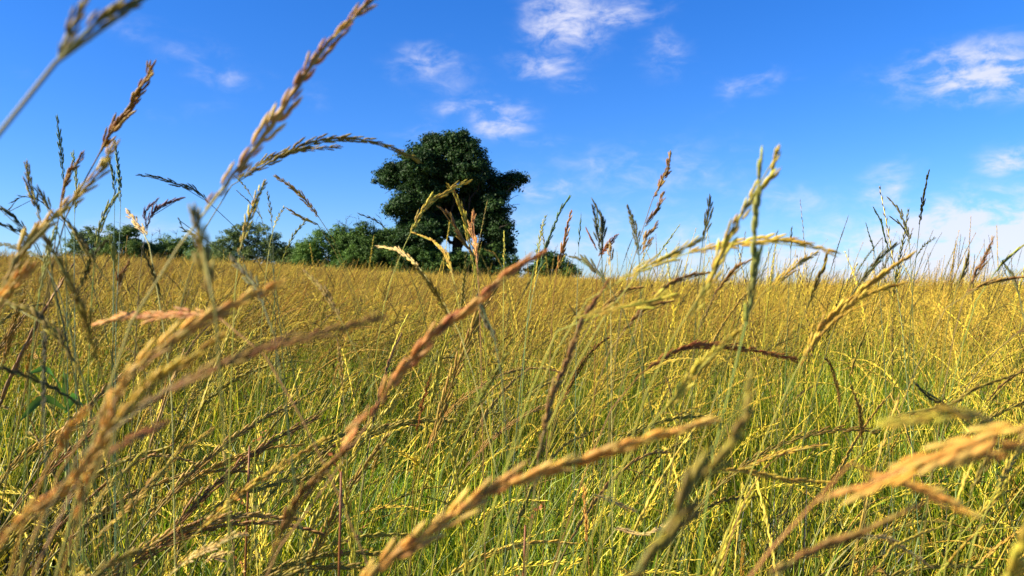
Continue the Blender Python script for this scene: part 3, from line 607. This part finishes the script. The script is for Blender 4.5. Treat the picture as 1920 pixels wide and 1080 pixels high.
 ('long straw head slanting low right of the blurred brown head', 'fescue', 'yellow', .5, 8, 1, [(1600, 1120), (1639, 1076), (1672, 1031), (1713, 1007), (1767, 986)], {}),
 ('straw head falling right in the bottom right grass', 'fescue', 'cream', .5, 8, 1, [(1560, 1060), (1623, 1003), (1664, 1011), (1704, 1035), (1746, 1064)], {}),
 ('reddish straw head lying level above the dark right grass', 'fescue', 'rust', .55, 7, 1, [(1400, 930), (1460, 855), (1501, 842), (1543, 834)], {}),
 ('long olive head arching to the right edge in mid meadow', 'fescue', 'olive', .5, 8, 1, [(1610, 850), (1664, 785), (1745, 768), (1786, 755), (1827, 730), (1920, 697)], {}),
 ('dark green head pointing up left in the right meadow', 'fescue', 'dark', .5, 9, 1, [(1850, 850), (1778, 762), (1745, 746), (1722, 725)], {}),
 ('dark brown thin head leaning left in the right meadow', 'rye', 'brown', .5, 8, 1, [(1620, 920), (1617, 836), (1613, 774), (1598, 729)], {}),
 ('yellow green grass head right of the copper head', 'fescue', 'green', .40, 11, 1, [(830, 880), (867, 804), (881, 782), (904, 741), (922, 712), (945, 674)], {}),
 ('dark leaf like head beneath the copper head tip', 'fescue', 'dark', .42, 12, 1, [(945, 760), (930, 638), (915, 610), (899, 565)], {}),
 ('dried orange brown stalk upright in the centre meadow', 'panicle', 'rust', .7, 7, 1, [(775, 900), (781, 812), (796, 745), (808, 703)], {}),
 ('pale upright head left of the copper head', 'fescue', 'cream', .7, 8, 1, [(650, 860), (644, 734), (639, 690), (633, 640)], {}),
 ('braided golden upright head at the bottom centre', 'panicle', 'orange', .7, 9, 1, [(1105, 1080), (1102, 1020), (1098, 960), (1096, 920)], {}),
 ('short cream head falling right at the bottom centre', 'fescue', 'cream', .6, 8, 1, [(1060, 1010), (1112, 928), (1145, 938), (1187, 957)], {}),
 ('knobbly straw head level beside the blurred olive yellow head', 'panicle', 'cream', .6, 8, 1, [(1120, 1060), (1150, 990), (1205, 1002), (1255, 980)], {}),
 ('gold level head in the lower right of the meadow', 'fescue', 'gold', .45, 10, 1, [(1290, 960), (1340, 880), (1400, 884), (1470, 898), (1560, 905)], {}),
 ('golden orange head slanting right in the mid right meadow', 'fescue', 'gold', .5, 8, 1, [(1300, 960), (1390, 880), (1450, 855), (1500, 842), (1545, 835)], {}),
]
for h in HERO:
    label, kind, c, d, w, hs, pts, kw = h
    stalk(label, kind, c, d, w, hs, pts, leaf=(d > .38), **kw)

# rust red dock seed stalks and a broad green leaf plant
def dock(label, px, py, d, hgt, lean):
    top = px_at(px, py, d); root = top + np.array([-lean[0], .03, 0]); root[2] = ground(root[0], root[1])
    e = empty('dock_plant', root, label, 'dock'); P = catmull([(0, 0, 0), (top - root) * [.5, .5, .6], top - root], 14)
    mb = MB(); tube(mb, P, np.linspace(.0022, .001, 14), 6); obj('stem', mb.mesh('stem', MAT_STEM['rust']), e)
    for b in range(11):
        s = P[13 - b] if b < 12 else P[2]; a = rng.uniform(0, 6.28); dv = np.array([math.cos(a), math.sin(a), .9]); dv /= np.linalg.norm(dv); mb = MB()
        for i in range(10):
            q = s + dv * .005 * i * .6; n = rng.normal(size=3); n /= np.linalg.norm(n)
            M = basis(n, rng.normal(size=3)); V = np.array([(0, 0, 0), (.5, .1, .5), (0, .15, 1), (-.5, .1, .5)]) * .0032 * rng.uniform(.6, 1.4)
            mb.add(V @ M.T + q, [(0, 1, 2), (0, 2, 3)], rng.random(), .8)
        obj('seed_cluster', mb.mesh('seed_cluster', MAT_HEAD['rust']), e)
dock('rust red dock seed head in the shaded left of the meadow', 468, 836, .75, .1, (.03, 0))
dock('dried rust coloured dock tuft below the copper grass head', 640, 885, .6, .1, (.02, 0))
dock('dried orange dock tuft at the bottom centre', 985, 985, .7, .1, (.02, 0))
MAT_WEED = plant_mat('weed_leaf', (.10, .24, .03), None, .4, .5, .4, nscale=40)
def broad_leaf():
    p = px_at(122, 722, 1.0); root = p.copy(); root[2] = ground(p[0], p[1]); e = empty('leafy_weed', root, 'broad leaved bright green weed half hidden in the left grass', 'weed')
    for a, L_, hh in ((2.2, .045, 0), (1.2, .05, -.02), (.2, .04, -.04), (3.4, .04, -.03)):
        dv = np.array([math.cos(a), -.7, math.sin(a) * .9]); st = (p - root) * .98 + (0, 0, hh * .5); mb = MB(); P = catmull([st, st + dv * L_ * .5 + (0, 0, .02), st + dv * L_], 9)
        t = np.linspace(0, 1, 9); ribbon(mb, P, .009 * np.sin(math.pi * np.clip(t * .93 + .05, 0, 1)) + .001, (.5, .1, -.8), .2, .5, .9, .12); obj('leaf', mb.mesh('leaf', MAT_WEED), e)
    mb = MB(); tube(mb, catmull([(0, 0, 0), (p - root) * .5 + (.01, 0, 0), (p - root) * .93], 8), .002, 6); obj('stem', mb.mesh('stem', MAT_STEM['green']), e)
broad_leaf()

# ---------------------------------------------------------------- free stalk shapes for the rest of the meadow
def stalk_path(r, H, tilt0, tilt1, az, n=9, power=1.8):
    t = np.linspace(0, 1, n); th = tilt0 + (tilt1 - tilt0) * t ** power; st = H / (n - 1)
    dx = np.sin(th) * st; dz = np.cos(th) * st; u = np.concatenate([[0], np.cumsum(dx[:-1])]); z = np.concatenate([[0], np.cumsum(dz[:-1])])
    a = az + .25 * t * r.normal(); return np.stack([u * np.cos(a), u * np.sin(a), z], 1)
def wind_az(r):
    return r.normal() * .7 if r.random() < .72 else r.uniform(-math.pi, math.pi)

def add_head_low(mb_h, P, r, W, kind, tint):
    for p, M, s in head_slots(P, W, kind, r): low_spikelet(mb_h, (M, p), s, min(1, max(0, tint + r.normal() * .12)))

# counted stalks: prototypes (thing > stem, seed_head, leaf), then copies
KINDS_ = [('gold', 'fescue', 'golden fescue stalk with a slim husk head, one of the many standing in the meadow'),
          ('olive', 'rye', 'dark olive grass stalk with a narrow spike, one of the many standing in the meadow'),
          ('brown', 'fescue', 'brown ripe grass stalk with a drooping head, one of the many standing in the meadow'),
          ('yellow', 'rye', 'yellow green ryegrass stalk with a flat spike, one of the many standing in the meadow')]
def proto(c, kind, label, seed):
    r = np.random.default_rng(seed); e = empty('grass_stalk', (0, 0, 0), label, 'grass', c + ' grass stalks standing in the near meadow')
    H = 1.0; tl = r.uniform(.6, 1.9) if c != 'yellow' else r.uniform(.3, 1.2)
    P = stalk_path(r, H, .05, tl, r.normal() * .5, 24, 2.4); k = 24 - r.integers(6, 9)
    mb = MB(); tube(mb, P, np.linspace(.0019, .0008, 24), 5); obj('stem', mb.mesh('stem', MAT_STEM[c]), e)
    mb = MB(); Q = catmull(P[k:], 20); W = r.uniform(.0050, .0072)
    add_head_hi(mb, Q - Q[0], r, W, kind); h = obj('seed_head', mb.mesh('seed_head', MAT_HEAD[c]), e); h.location = Q[0]
    for b in range(2):
        i = r.integers(5, 11); a = P[i]; az = r.uniform(0, 6.28); dv = np.array([math.cos(az), math.sin(az), 0]); L_ = r.uniform(.12, .22)
        obj('leaf', leaf_mesh([a, a + dv * L_ * .3 + (0, 0, L_ * .6), a + dv * L_ * .8 + (0, 0, L_ * .7), a + dv * L_ * 1.2 + (0, 0, L_ * .35)], .0045, np.cross(dv, [0, 0, 1])), e)
    return e
def add_head_hi(mb, P, r, W, kind):
    src = [(np.array([v.co[:] for v in m.vertices]), [tuple(p.vertices) for p in m.polygons]) for m in (LOWSPK)]
    for p, M, s in head_slots(P, W, kind, r):
        V, Fc = src[r.integers(len(src))]; mb.add((V * s) @ M.T + p, Fc, r.random(), .7)
LOWSPK = [spikelet_mesh('spikelet', MAT_HEAD['gold'], 77 + i, nfl=3 + i, sides=4, rings=3) for i in range(2)]
protos = [(proto(c, kind, lb, 100 + 17 * i + j), i) for i, (c, kind, lb) in enumerate(KINDS_) for j in range(5)]
used = set(); placed = 0
def copy_thing(e):
    c = e.copy(); col.objects.link(c)
    for ch in e.children:
        d = ch.copy(); col.objects.link(d); d.parent = c
    return c
rr = random.Random(5)
N_IND = 172
MARKS = [('big tree', 845, 370), ('small rounded bush', 1036, 492), ('copper head tip', 985, 500), ('middle of the copper head', 790, 660), ('kink of the copper head', 695, 775),
         ('orange brown head lower end', 760, 1030), ('orange brown head middle', 980, 900), ('orange brown head tip', 1290, 805), ('feathery bush', 478, 450), ('willow like bush', 630, 460),
         ('blunt olive head', 385, 490), ('sweeping orange head', 380, 605), ('faded slanting brown head', 600, 630), ('long dark brown head', 1065, 690), ('wavy yellow head', 1200, 572), ('rusty level head', 1350, 652),
         ('straight green head', 1415, 430), ('straight green head stem', 1380, 700), ('golden sheaf like head', 1590, 570), ('golden sheaf stem', 1470, 742), ('broad golden orange head', 1750, 855), ('blurred olive yellow head', 1320, 890),
         ('slim blurred brown head', 1560, 1020), ('brown plume', 230, 215), ('far left bushes', 220, 450), ('pale slanting golden head', 470, 910), ('climbing golden spike', 290, 900), ('rust dock head', 468, 836), ('leafy weed', 120, 710),
         ('small pale husk cluster', 405, 1045), ('stiff dark upright stem', 85, 800), ('tallest right hand spike', 1730, 380), ('arching olive head', 1790, 750), ('dark green pointing head', 1750, 745), ('lower right yellow group', 1850, 920)]
DIRS = ['right of', 'lower right of', 'below', 'lower left of', 'left of', 'upper left of', 'above', 'upper right of']
SHORT = ['golden fescue', 'olive grass', 'brown grass', 'yellow ryegrass']
labels_used = {}
def place_label(o, kd, size):
    ch = [c for c in o.children if c.name.startswith('seed_head')][0]
    M = Matrix.LocRotScale(o.location, o.rotation_euler, o.scale); p = M @ ch.location; tip = M @ (ch.location + Vector(ch.data.vertices[-1].co[:]))
    px = 960 + F * (p.x + tip.x) / 2 / p.y; py = 540 - F * ((p.z + tip.z) / 2 - CAM_Z) / p.y
    lean = 'leaning right' if tip.x - o.location.x > .12 else ('leaning left' if tip.x - o.location.x < -.12 else 'nodding forward' if tip.y < p.y else 'nodding away')
    near = sorted(MARKS, key=lambda m: (m[1] - px) ** 2 + (m[2] - py) ** 2)
    for how in ('just', 'well'):
        for nm, mx, my in near[:6]:
            dx, dy = px - mx, py - my; far_ = math.hypot(dx, dy) > 150
            if (how == 'well') != far_ : continue
            k = int(round(math.atan2(dy, dx) / (math.pi / 4))) % 8
            lb = '%s %s %s, %s %s the %s' % (size, SHORT[kd], lean.replace('leaning', 'to the') if len(nm.split()) > 5 and 'leaning' in lean else lean.split()[0] if len(nm.split()) > 5 else lean, how, DIRS[k], nm)
            if lb not in labels_used: labels_used[lb] = 1; return lb
    return lb
for q in range(N_IND):
    i = q if q < len(protos) else rr.randrange(len(protos)); e, kd = protos[i]
    o = e if q < len(protos) else copy_thing(e)
    px = 1920 * ((q * 0.61803 + rr.uniform(-.02, .02)) % 1.0) ** 1.25 * 1.08 - 80
    d = .75 + 1.45 * rr.random() ** 1.3
    if q >= len(protos) and rr.random() < .30:          # thicker tangle of olive and brown stalks low on the left
        px = rr.uniform(-40, 620); d = rr.uniform(.5, 1.05); e, kd = protos[rr.randrange(5, 15)]; bpy.data.objects.remove(o); 
        for c_ in [c for c in col.objects if c.parent is None and c.type == 'MESH' and c.name.split('.')[0] in ('stem', 'seed_head', 'leaf')]: bpy.data.objects.remove(c_)
        o = copy_thing(e)
    x = (px - 960) / F * d; g = ground(x, d); s = rr.uniform(.66, .98) + (.15 if rr.random() < .10 and d > 1.2 else 0)
    if d < 1.0: s = min(s, .84 if px > 620 else .92)
    if q % 5 == 1 and q >= len(protos) and kd in (1, 2):                  # some reach up to the skyline, mostly on the left
        px = 1500 * rr.random() ** 1.5 - 30; d = rr.uniform(.62, 1.25); x = (px - 960) / F * d; g = ground(x, d); s = rr.uniform(.88, 1.0)
    o.location = (x - .15 * s, d, g - .01); o.rotation_euler = (0, 0, rr.gauss(0, .8) if px > 500 else rr.uniform(-1.5, 1.8)); o.scale = (s * .9, s * .9, s)
    o['label'] = place_label(o, kd, 'tall' if s > .85 else 'short' if s < .75 else 'middling')

# ---------------------------------------------------------------- the mass of the meadow: instanced patches
def hidden_collection(name, meshes):
    c = bpy.data.collections.new(name)
    for i, me in enumerate(meshes): c.objects.link(bpy.data.objects.new('%s_%02d' % (name, i), me))
    return c
def scatter(name, label, pts, collection, cat=None):
    """pts: rows x, y, z, rotation z, scale xy, scale z, variant"""
    A = np.array(pts, np.float32); me = bpy.data.meshes.new(name); me.from_pydata(A[:, :3].tolist(), [], [])
    ro = np.zeros((len(A), 3), np.float32); ro[:, 2] = A[:, 3]; a = me.attributes.new('rot', 'FLOAT_VECTOR', 'POINT'); a.data.foreach_set('vector', ro.ravel())
    sc = np.stack([A[:, 4], A[:, 4], A[:, 5]], 1); a = me.attributes.new('scl', 'FLOAT_VECTOR', 'POINT'); a.data.foreach_set('vector', sc.ravel())
    a = me.attributes.new('idx', 'INT', 'POINT'); a.data.foreach_set('value', A[:, 6].astype(np.int32))
    o = obj(name, me); o['kind'] = 'stuff'; o['label'] = label
    g = bpy.data.node_groups.new(name, 'GeometryNodeTree'); g.interface.new_socket('Geometry', in_out='INPUT', socket_type='NodeSocketGeometry')
    g.interface.new_socket('Geometry', in_out='OUTPUT', socket_type='NodeSocketGeometry'); N = g.nodes; L = g.links
    gi = N.new('NodeGroupInput'); go = N.new('NodeGroupOutput'); m2p = N.new('GeometryNodeMeshToPoints'); iop = N.new('GeometryNodeInstanceOnPoints')
    ci = N.new('GeometryNodeCollectionInfo'); ci.inputs['Collection'].default_value = collection; ci.inputs['Separate Children'].default_value = True; ci.inputs['Reset Children'].default_value = True
    L.new(gi.outputs[0], m2p.inputs['Mesh']); L.new(m2p.outputs[0], iop.inputs['Points']); L.new(ci.outputs[0], iop.inputs['Instance'])
    iop.inputs['Pick Instance'].default_value = True
    def na(nm, ty):
        n = N.new('GeometryNodeInputNamedAttribute'); n.data_type = ty; n.inputs['Name'].default_value = nm; return n.outputs['Attribute']
    L.new(na('idx', 'INT'), iop.inputs['Instance Index']); L.new(na('scl', 'FLOAT_VECTOR'), iop.inputs['Scale'])
    e2r = N.new('FunctionNodeEulerToRotation'); L.new(na('rot', 'FLOAT_VECTOR'), e2r.inputs[0]); L.new(e2r.outputs[0], iop.inputs['Rotation'])
    L.new(iop.outputs[0], go.inputs[0]); md = o.modifiers.new('scatter', 'NODES'); md.node_group = g
    return o

def green_patch(seed, size=.5, n=420, w=.0052, hmin=.22, hmax=.56):
    r = np.random.default_rng(seed); mb = MB()
    for _ in range(n):
        x, y = r.uniform(-.5, .5, 2) * size; H = r.uniform(hmin, hmax); az = r.uniform(0, 6.28) if r.random() < .5 else r.normal() * .9
        P = stalk_path(r, H, r.uniform(0, .25), r.uniform(.2, 1.5) if r.random() < .8 else 2.2, az, 6, 1.7) + (x, y, 0); t = np.linspace(0, 1, 6)
        sd = np.array([-math.sin(az), math.cos(az), 0]) if r.random() < .5 else np.array([math.cos(r.uniform(0, 6.28)), math.sin(r.uniform(0, 6.28)), 0])
        ribbon(mb, P, w * r.uniform(.5, 1.25) * np.clip(1 - t ** 2.5, .03, 1), sd, r.random() ** 1.3, 0, 1)
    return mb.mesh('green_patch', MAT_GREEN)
def seed_patch(seed, tl=None, mats=None, size=.8, n=66, hmin=.50, hmax=.90, W=(.0034, .0060), dark=.24, sides=3, step=9):
    r = np.random.default_rng(seed); stems = MB(); heads = MB(); darkm = MB()
    for _ in range(n):
        x, y = r.uniform(-.5, .5, 2) * size; H = r.uniform(hmin, hmax); az = wind_az(r); tint = r.random() ** 1.4
        P = stalk_path(r, H, r.uniform(0, .2), (r.uniform(*tl) if tl else r.uniform(.4, 1.6) if r.random() < .6 else r.uniform(1.3, 2.1)), az, 12, 2.0) + (x, y, 0)
        tube(stems, P, np.linspace(.0015, .0007, 12), sides, tint); k = r.integers(7, 10); Q = catmull(P[k:], 10)
        add_head_low(darkm if r.random() < dark else heads, Q, r, r.uniform(*W), 'rye' if r.random() < .4 else 'fescue', tint)
    # one mesh, three materials
    nS, nH = len(stems.f), len(heads.f); me = MB(); 
    for m in (stems, heads, darkm):
        if m.n: me.add(np.concatenate(m.v), m.f, np.concatenate(m.t), np.concatenate(m.h))
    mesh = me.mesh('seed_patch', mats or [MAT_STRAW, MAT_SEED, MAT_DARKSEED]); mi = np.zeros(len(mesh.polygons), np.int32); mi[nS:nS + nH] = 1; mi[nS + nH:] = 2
    mesh.polygons.foreach_set('material_index', mi); return mesh
def far_patch(seed, size=2.4, n=900, hmin=.33, hmax=.56):
    r = np.random.default_rng(seed); stems = MB(); heads = MB()
    for _ in range(n):
        x, y = r.uniform(-.5, .5, 2) * size; H = r.uniform(hmin, hmax) * (1.0 if r.random() < .97 else 1.25); az = wind_az(r); tint = r.random() ** 1.3
        P = stalk_path(r, H, .05, r.uniform(.3, 1.3), az, 5, 1.8) + (x, y, 0); sd = np.array([1, .3 * r.normal(), 0])
        ribbon(stems, P, np.array([.004, .0045, .004, .0035, .002]), sd, tint)
        a, b = P[3], P[4]; M = basis(b - a, sd); s = H * r.uniform(.16, .26)
        V = (np.array([(0, 0, -.2), (.08, 0, .35), (0, .08, .35), (-.08, 0, .35), (0, -.08, .35), (0.03, 0, 1.0)]) * s) @ M.T + b
        heads.add(V, [(0, 2, 1), (0, 3, 2), (0, 4, 3), (0, 1, 4), (5, 1, 2), (5, 2, 3), (5, 3, 4), (5, 4, 1)], tint, .8)
    nS = len(stems.f); me = MB()
    for m in (stems, heads): me.add(np.concatenate(m.v), m.f, np.concatenate(m.t), np.concatenate(m.h))
    mesh = me.mesh('far_patch', [MAT_FARSTRAW, MAT_FARSEED]); mi = np.zeros(len(mesh.polygons), np.int32); mi[nS:] = 1; mesh.polygons.foreach_set('material_index', mi); return mesh

def sector(r0, r1, half_deg, dens, minr=None):
    area = .5 * (r1 * r1 - r0 * r0) * 2 * R(half_deg); n = int(area * dens); rs = np.sqrt(rng.uniform(r0 * r0, r1 * r1, n)); th = rng.uniform(-R(half_deg), R(half_deg), n)
    return [(r * math.sin(t), r * math.cos(t)) for r, t in zip(rs, th)]
green = hidden_collection('green_patch', [green_patch(i) for i in range(7)])
seed = hidden_collection('seed_patch', [seed_patch(40 + i) for i in range(8)])
ripe = hidden_collection('ripe_patch', [seed_patch(40 + i, None, [MAT_FARSTRAW, MAT_FARSEED, MAT_DARKSEED]) for i in range(6)])
tall = hidden_collection('tall_patch', [seed_patch(80 + i, (.1, .9), size=1.8, n=9, hmin=.80, hmax=1.08, dark=.5) for i in range(6)])
far = hidden_collection('far_patch', [far_patch(60 + i) for i in range(5)])
def rows(pts, nv, rot, s0, s1, z0, z1):
    return [(x, y, ground(x, y) - .01, rng.normal() * rot, rng.uniform(s0, s1), rng.uniform(z0, z1), rng.integers(nv)) for x, y in pts]
pts = rows(sector(.45, 1.1, 75, 9), 7, 3, .9, 1.1, .75, 1.0) + rows(sector(1.1, 6, 55, 8), 7, 3, .9, 1.2, .85, 1.1) + rows(sector(6, 20, 46, 3), 7, 3, 1.3, 1.7, .9, 1.15)
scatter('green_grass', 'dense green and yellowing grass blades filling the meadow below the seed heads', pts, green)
ptr = rows(sector(3.2, 7, 52, 1.2), 6, .5, .9, 1.1, .9, 1.08) + rows(sector(6, 24, 44, 2.7), 6, .5, 1, 1.3, .95, 1.12)
scatter('ripe_grass', 'ripe golden seeding grass farther out in the rising field', ptr, ripe)
pts = rows([p for p in sector(.9, 1.6, 60, 5) if p[0] < -.12 * p[1]], 8, 1.2, .9, 1.1, .72, .9) + rows(sector(1.25, 2.4, 60, 1.8), 8, .5, .9, 1.1, .68, .86) + rows(sector(2.4, 6, 52, 2.3), 8, .5, .9, 1.1, .9, 1.08)
scatter('seeding_grass', 'mass of golden seeding grass leaning in the wind across the meadow', pts, seed)
pts = rows(sector(2.0, 26, 42, .35), 6, .5, .9, 1.1, .85, 1.05) + rows([p for p in sector(2.5, 8, 42, 3.2) if p[0] > p[1] * .03], 6, .5, .9, 1.1, .95, 1.2) + rows([p for p in sector(8, 20, 42, 1.2) if p[0] > p[1] * .1], 6, .5, 1, 1.3, .9, 1.1)
scatter('tall_grass', 'scattered taller dark grass spikes rising above the meadow', pts, tall)
pts = rows(sector(22, 92, 40, .42), 5, .5, 1, 1.2, .95, 1.1)
scatter('distant_grass', 'distant golden brown grass of the field up to its crest', pts, far)
